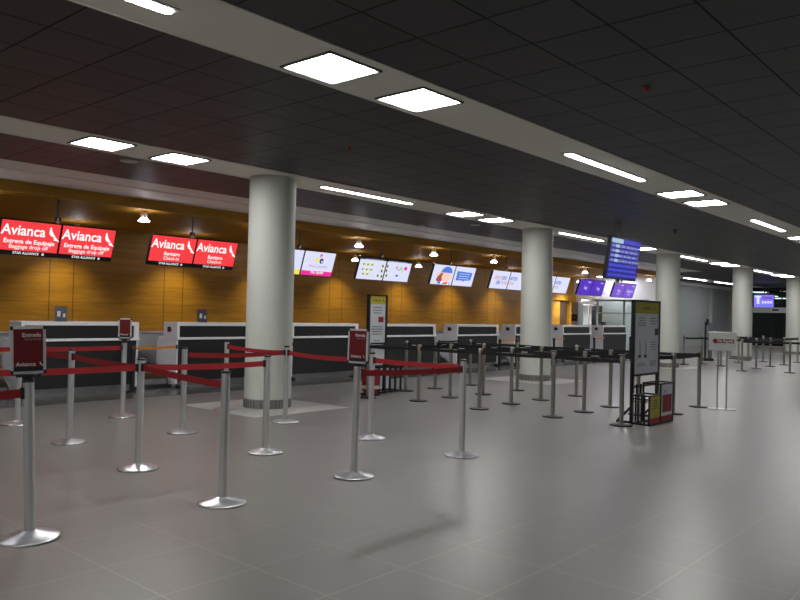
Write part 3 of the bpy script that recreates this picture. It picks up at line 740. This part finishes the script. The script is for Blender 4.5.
# black-belt queue
G2 = 'bronze-tinted stanchions of the black-belt queue'
XC = {}
BP = {'a0': (9.45, 8.95), 'a1': (9.8, 8.1), 'a2': (9.76, 6.82), 'a3': (9.87, 5.58), 'a4': (9.87, 4.51),
      'b0': (10.85, 9.29), 'b1': (10.67, 8.09), 'b2': (10.74, 6.86), 'b3': (10.79, 5.55), 'b4': (11.15, 4.83),
      'c0': (11.69, 9.24), 'c1': (11.58, 8.01), 'c2': (11.69, 6.85), 'c3': (11.75, 5.57), 'c4': (11.73, 4.51),
      'd0': (12.89, 9.26), 'd1': (12.76, 8.02), 'd2': (12.84, 6.77), 'd3': (12.95, 5.6), 'd4': (13.03, 4.57)}
BL = {'a0': 'steel stanchion hidden behind the post at the right red sign', 'a1': 'black-belt stanchion second from the left, right of the narrow sign stand', 'a2': 'black-belt stanchion at the lower left of the queue, right of the last red post',
      'a3': 'black-belt stanchion in front of the second column, standing lowest there', 'a4': 'black-belt stanchion at the left foot of the tall sign stand',
      'b0': 'black-belt stanchion furthest left, beside the narrow sign stand', 'b1': 'black-belt stanchion just left of the last red-belt post', 'b2': 'black-belt stanchion left of the second column, middle row', 'b3': 'black-belt stanchion right of the second column, front pair left', 'b4': 'black-belt stanchion behind the tall sign stand',
      'c0': 'black-belt stanchion third along the rear row', 'c1': 'black-belt stanchion directly behind the lower left one of the queue', 'c2': 'black-belt stanchion in front of the second column, left of its middle', 'c3': 'black-belt stanchion left of the tall sign stand by two posts', 'c4': 'black-belt stanchion right of the luggage sizer, before the third column',
      'd0': 'black-belt stanchion in the rear row before the middle counter', 'd1': 'black-belt stanchion left edge of the second column', 'd2': 'black-belt stanchion right of the second column, rear one', 'd3': 'black-belt stanchion hidden behind the tall sign panel', 'd4': 'black-belt stanchion beside the white arrow sign stand'}
Bk = {k: stanchion('black', *BP[k], BL[k], G2) for k in BP}
def bb(i, j, pr=(.16,), z=.885, sag=.008): belt(Bk[i], BP[i], BP[j], BBELT, z, z, .052, sag, .036, pr)
bb('a0', 'a1', None); bb('a1', 'a2', None); bb('a2', 'a3', None); bb('a3', 'a4', None)
for c in 'bcd':
    for r in range(4): bb('%s%d' % (c, r), '%s%d' % (c, r+1))
bb('c4', 'd4', None); bb('b4', 'c4', None); bb('a0', 'b0'); bb('c0', 'd0')
# far queue by the right columns
FP = [(24.85, 9.22), (25.78, 8.95), (25.32, 8.19), (30.26, 9.47), (27.77, 8.39), (23.45, 6.99), (29.67, 8.62), (25.16, 7.07), (29.73, 8.12), (26.77, 7.09), (28.22, 7.03), (24.0, 5.82), (30.52, 7.15), (24.95, 4.9)]
FL = ['behind the left part of the arrow sign, before the grey wall', 'just left of the white arrow sign board', 'seen under the white arrow sign between its legs', 'far back left of the fourth column foot', 'left of the fourth column foot', 'tall in view left of the fourth column, nearest there', 'at the right edge of the fourth column foot',
      'before the dark portal, left one', 'before the dark portal, thin one set back', 'before the dark portal, middle', 'before the dark portal, at its right jamb', 'in front of the fifth column, nearest at far right', 'right of the fifth column middle, far back', 'outside the right edge']
FQ = [stanchion('black', x, y, 'distant black-belt stanchion '+l, 'stanchions of the distant queue') for (x, y), l in zip(FP, FL)]
def fb(i, j): belt(FQ[i], FP[i], FP[j], BBELT, .87, .87, .06, .01, .036, None)
for i, j in ((0, 1), (1, 2), (2, 7), (5, 11), (11, 13), (4, 9), (9, 10), (3, 6), (6, 8), (8, 12), (5, 7), (7, 9), (10, 12)): fb(i, j)
# short black gate posts with orange belts across the conveyor gaps
G3 = 'black gate posts at the conveyor gaps'
gx = [3.9, 6.72, 9.45, 12.2, 15.2, 18.02, 21.1, 23.85]
GL = ['black gate post at the far left conveyor gap', 'black gate post right of the first counter', 'black gate post hidden behind the nearest column', 'black gate post behind the narrow sign stand', 'black gate post left of the middle counter', 'black gate post right of the middle counter', 'black gate post at the right edge of the second column', 'black gate post left of the furthest right counter']
for i, x in enumerate(gx):
    g = stanchion('gate', x, 11.93, GL[i], G3)
    tgt = (CX[i]-.04 if i != 5 else 18.9, 11.93 if i == 5 else 12.08)
    belt(g, (x, 11.93), tgt, BBELT if i == 4 else ORANGE, .765, .765, .045, .01, .04, None)
g = stanchion('gate', 18.92, 11.93, 'thick black gate post at the end of an orange belt, left of second column', G3)
g = stanchion('gate', 26.75, 11.93, 'black gate post beside the tall sign stand', G3)

# ------------------------------------------------------------------ sign stands
def text_rows(b, x0, x1, z, n, m, dz=.03, h=.012, y=-.0035, seed=0, M=None):
    R = random.Random(seed)
    for i in range(n):
        w = (x1-x0)*R.uniform(.6, 1); x = x0+(x1-x0-w)*.5
        while x < x1-.02 and w > 0:
            ww = min(R.uniform(.03, .09), w); b.add([(x, y, z-dz*i-h/2), (x+ww*.85, y, z-dz*i-h/2), (x+ww*.85, y, z-dz*i+h/2), (x, y, z-dz*i+h/2)], [(0, 1, 2, 3)], m, M); x += ww; w -= ww
t = thing('sign_stand', 'tall black-framed sign stand with yellow-green header and luggage sizer cage', 'sign stand', (10.19, 4.5, 0), 0)
W = .86
b = MB()
for x in (-.03, W): b.box(x, x+.045, -.02, .025, 0, 1.75, BLKFR)
b.box(-.03, W+.045, -.02, .025, 1.72, 1.75, BLKFR); b.box(-.03, W+.045, -.02, .025, .66, .69, BLKFR); b.box(-.03, W+.045, -.02, .025, .50, .53, BLKFR)
for x in (-.03, W): b.box(x, x+.045, -.15, .22, 0, .03, BLKFR); b.bar((x+.02, .20, .03), (x+.02, .02, .22), .03, BLKFR)
b.build('frame', t)
b = MB(); b.box(.015, W, -.012, .012, .69, 1.72, PAPER)
pp = b.build('poster', t)
b = MB(); quad(b, .015, W, 1.56, 1.72, YELLOW, -.0145); b.text('Avianca', .42, 1.64, .085, mat('olive_print', (.10, .09, .01), .5), y=-.016, bold=.012)
bird(b, .70, 1.64, .05, mat('olive_print', (.10, .09, .01), .5), -.016)
b.build('poster_header', pp); b = MB()
text_rows(b, .10, .42, 1.49, 4, GREYPR, .035, .014, -.0145, 3); text_rows(b, .52, .82, 1.49, 3, GREYPR, .04, .014, -.0145, 5)
b.build('poster_print', pp); b = MB(); quad(b, .72, .84, 1.24, 1.34, mat('dark_photo_print', (.05, .05, .06), .4), -.0145); b.build('poster_photo', pp); b = MB()
text_rows(b, .52, .82, 1.14, 4, GREYPR, .035, .012, -.0145, 8)
b.build('poster_print', pp)
for x in (.18, .38): b = MB(); quad(b, x, x+.012, .96, 1.18, GREYPR, -.0145); quad(b, x-.04, x+.06, .92, .96, BLUEPR, -.0145); quad(b, x+.03, x+.045, .96, 1.12, GREYPR, -.0145); b.build('luggage_icon', pp)
b = MB()
text_rows(b, .10, .42, .84, 2, GREYPR, .03, .012, -.0145, 9); text_rows(b, .52, .82, .86, 3, GREYPR, .03, .012, -.0145, 11)
b.build('poster_print', pp)
b = MB(); q = .022   # sizer cage: low part left, taller part right
X0, Xm, X1, Y0, Y1 = -.07, .31, .76, -.28, -.03
def frame_box(b, x0, x1, y0, y1, z0, z1, w=.022, m=BLKFR):
    for x in (x0, x1):
        for y in (y0, y1): b.bar((x, y, z0), (x, y, z1), w, m)
    for z in (z0+w/2, z1-w/2):
        for y in (y0, y1): b.bar((x0, y, z), (x1, y, z), w, m)
        for x in (x0, x1): b.bar((x, y0, z), (x, y1, z), w, m)
frame_box(b, X0, Xm, Y0, Y1, 0, .42); frame_box(b, Xm, X1, Y0, Y1, 0, .57)
for x in (.05, .15, .25): b.bar((x, Y1, 0), (x, Y1, .42), .018, BLKFR)
for y in (-.21, -.12): b.bar((X0, y, 0), (X0, y, .42), .02, BLKFR)
b.bar((X0, Y0, .36), (X0, Y1, .36), .018, BLKFR)
for x in (.08, .22): b.bar((x, Y1, .42), (x, Y1, .55), .02, BLKFR)
b.build('sizer_cage', t)
b = MB(); b.box(X0+.02, Xm-.015, Y0-.004, Y0+.006, .10, .40, YELLOW); b.box(X0+.02, Xm-.015, Y0-.004, Y0+.006, .02, .10, REDPR)
text_rows(b, X0+.07, Xm-.06, .34, 4, BLUEPR, .035, .014, Y0-.006, 21); b.build('yellow_panel', t)
b = MB(); b.box(Xm+.015, X1-.015, Y0-.004, Y0+.006, .10, .55, PAPER); b.box(Xm+.015, X1-.015, Y0-.004, Y0+.006, .02, .10, REDPR)
b.box(Xm+.07, X1-.06, Y0-.008, Y0-.004, .15, .40, REDPR); quad(b, Xm+.07, Xm+.10, .15, .40, SIGNBK, Y0-.010); quad(b, X1-.09, X1-.06, .15, .40, SIGNBK, Y0-.010)
for i in range(2): quad(b, Xm+.14+.06*i, Xm+.15+.06*i, .15, .40, SIGNR, Y0-.010)
a = [(Xm+.17+.05*math.cos(k*PI/10)*1., .42+.045*math.sin(k*PI/10)) for k in range(11)]
for k in range(10): b.bar((a[k][0], Y0-.006, a[k][1]), (a[k+1][0], Y0-.006, a[k+1][1]), .008, GREYPR)
b.build('red_bag_panel', t)

t = thing('sign_stand', 'narrow sign stand with yellow header and red panel behind the red-belt posts', 'sign stand', (9.80, 9.3, 0), 0)
W = .43
b = MB()
for x in (-.03, W): b.box(x, x+.05, -.02, .025, 0.0, 1.80, BLKFR)
b.box(-.03, W+.05, -.02, .025, 1.775, 1.80, BLKFR); b.box(-.03, W+.05, -.02, .025, .90, .93, BLKFR); b.box(-.03, W+.05, -.02, .025, .48, .51, BLKFR); b.box(-.05, W+.05, -.04, .04, 0, .03, BLKFR)
b.build('frame', t)
b = MB(); b.box(.015, W, -.012, .012, .93, 1.775, PAPER); b.box(.15, W, -.012, .012, .54, .87, PAPER); pp = b.build('poster', t)
b = MB(); quad(b, .015, W, 1.63, 1.775, YELL2, -.0145); b.text('Avianca', .19, 1.70, .075, mat('olive_print', (.10, .09, .01), .5), y=-.016, bold=.012); bird(b, .37, 1.70, .045, SIGNBK, -.016); b.build('poster_header', pp); b = MB()
text_rows(b, .06, .38, 1.57, 3, GREYPR, .05, .018, -.0145, 30); b.build('poster_print', pp); b = MB(); quad(b, .24, .38, 1.30, 1.40, REDPR, -.0145); b.build('poster_photo', pp); b = MB(); text_rows(b, .05, .39, 1.22, 4, GREYPR, .045, .018, -.0145, 33); text_rows(b, .10, .34, .97, 1, GREYPR, .03, .015, -.0145, 36)
b.build('poster_print', pp)
b = MB(); frame_box(b, .20, .80, -.10, .18, .02, .50, .03)
for x in (.35, .5, .65): b.bar((x, -.10, .02), (x, -.10, .5), .03, BLKFR)
b.box(.22, .78, .15, .165, .06, .47, PAPER); b.build('sizer_cage', t)
b = MB(); b.box(-.16, .06, -.24, -.02, .10, .47, REDPR); b.box(-.162, .062, -.242, -.018, .12, .18, LETTER); b.box(-.17, .07, -.25, -.01, .0, .04, BLKFR); b.box(-.14, .04, -.22, -.04, .04, .1, REDPR); b.build('red_side_panel', t)

# arrow sign
t = thing('arrow_sign_stand', 'white sign board with red Fila Rápida arrow on two thin steel legs', 'sign stand', (13.02, 4.19, 0), face(13.12, 4.25)+.06)
b = MB(); b.rbox(-.215, .215, -.018, .018, .98, 1.29, mat('arrow_board_white', (.42, .45, .43), .4), .02, 'y'); b.box(-.22, .22, -.022, .022, 1.28, 1.295, MELAE); brd = b.build('board', t)
b = MB()
b.prism([(-.165, 1.14), (-.11, 1.195), (-.11, 1.172), (.175, 1.172), (.175, 1.108), (-.11, 1.108), (-.11, 1.085)], -.0205, -.018, SIGNR)
b.text('Fila Rápida', .035, 1.14, .058, LETTER, y=-.0215, bold=.008); b.build('arrow_print', brd)
for x in (-.07, .07):
    b = MB(); b.cyl((x, 0, .01), (x, 0, 1.0), .012, STEEL, 12); b.build('leg', t)
b = MB(); b.rbox(-.22, .22, -.11, .11, 0, .012, STEEL, .01); b.build('base_plate', t)

# slim stand far back before the grey wall
t = thing('floor_stand', 'slim dark floor stand before the grey wall, above the arrow sign', 'floor stand', (28.0, 9.55, 0), face(28, 9.55))
b = MB(); b.rbox(-.22, .22, -.15, .15, 0, .10, BLACK, .03); b.build('base', t)
b = MB(); b.rbox(-.10, -.03, -.03, .03, .1, 1.42, BLACK, .01); b.cyl((-.0, 0, 1.3), (0, 0, 1.52), .05, BLACK, 16); b.build('post', t)
b = MB(); b.rbox(0.02, .16, -.04, .04, .1, 1.40, mat('blue_grey_panel', (.10, .12, .15), .35), .01); b.build('side_panel', t)

# ------------------------------------------------------------------ glazed partition at the end of the alcove
for yy in (14.3, 15.1):  # out-of-sight panels added to brighten the white end wall
    t = thing('square_ceiling_light', 'square light panel in the alcove soffit above the white wall, hidden by the flight board', 'ceiling light', (31.1, yy, 3.296), 0, 'alcove end light panels')
    b = MB(); b.box(-.30, .30, -.30, .30, -.004, 0, FRW); b.build('frame', t)
    b = MB(); b.rbox(-.275, .275, -.275, .275, -.012, -.004, emit('soffit_diffuser', (.93, .95, 1.), 20.), .02); b.build('diffuser', t)
t = thing('glazed_partition', 'grey-framed glazed partition before the bright white wall behind the counters', 'partition', (30.9, 13.0, 0))
b = MB()
for y in (.0, 1.05, 2.3, 3.1): b.box(-.03, .03, y, y+.07, 0, 2.28, FRAMEG)
b.box(-.03, .03, 0, 3.17, 2.2, 2.28, FRAMEG); b.box(-.03, .03, 0, 2.3, 1.66, 1.71, FRAMEG); b.box(-.03, .03, 0, 2.3, 0, .08, FRAMEG)
b.box(-.03, .03, 2.73, 2.77, 0, 2.05, FRAMEG); b.box(-.03, .03, 2.37, 3.1, 2.02, 2.07, FRAMEG)
b.build('frame', t)
for y0, y1, z0, z1 in ((.07, 1.05, .08, 1.66), (.07, 1.05, 1.71, 2.2), (1.12, 2.3, .08, 1.66), (1.12, 2.3, 1.71, 2.2), (2.77, 3.1, 0.02, 2.02)):
    b = MB(); b.box(-.004, .004, y0, y1, z0, z1, PANE); b.build('glass_pane', t)
b = MB(); b.box(.35, .40, 2.3, 2.8, 0, 2.0, mat('dark_grey_leaf', (.09, .10, .11), .4)); b.build('dark_door_leaf', t)  # dark sheet behind the gap gives the shade of the open doorway
t = thing('equipment_cabinet', 'tall pale equipment cabinet left of the glazed partition', 'cabinet', (30.3, 16.0, 0))
b = MB(); b.rbox(-.25, .25, -.17, .17, 0, 2.15, mat('cabinet_grey', (.40, .41, .42), .4), .03); b.build('body', t)
b = MB(); b.box(-.26, -.25, -.14, .14, 1.3, 1.6, SIGNBK); b.box(-.262, -.26, -.04, .04, 1.42, 1.5, REDPR); b.build('dark_display', t)
b = MB(); b.box(-.256, -.25, -.15, .15, 1.72, 2.05, FRAMEG); b.build('vent', t)

# ------------------------------------------------------------------ view
w = bpy.data.worlds.new('world'); C.world = w; w.use_nodes = True
w.node_tree.nodes['Background'].inputs[0].default_value = (.02, .022, .025, 1)
C.view_settings.view_transform = 'Standard'; C.view_settings.look = 'None'; C.view_settings.gamma = 1; C.view_settings.exposure = 0
C.view_settings.use_curve_mapping = False
C.cycles.max_bounces = 8; C.cycles.diffuse_bounces = 4; C.cycles.glossy_bounces = 4; C.cycles.transmission_bounces = 6
C.cycles.sample_clamp_indirect = 6
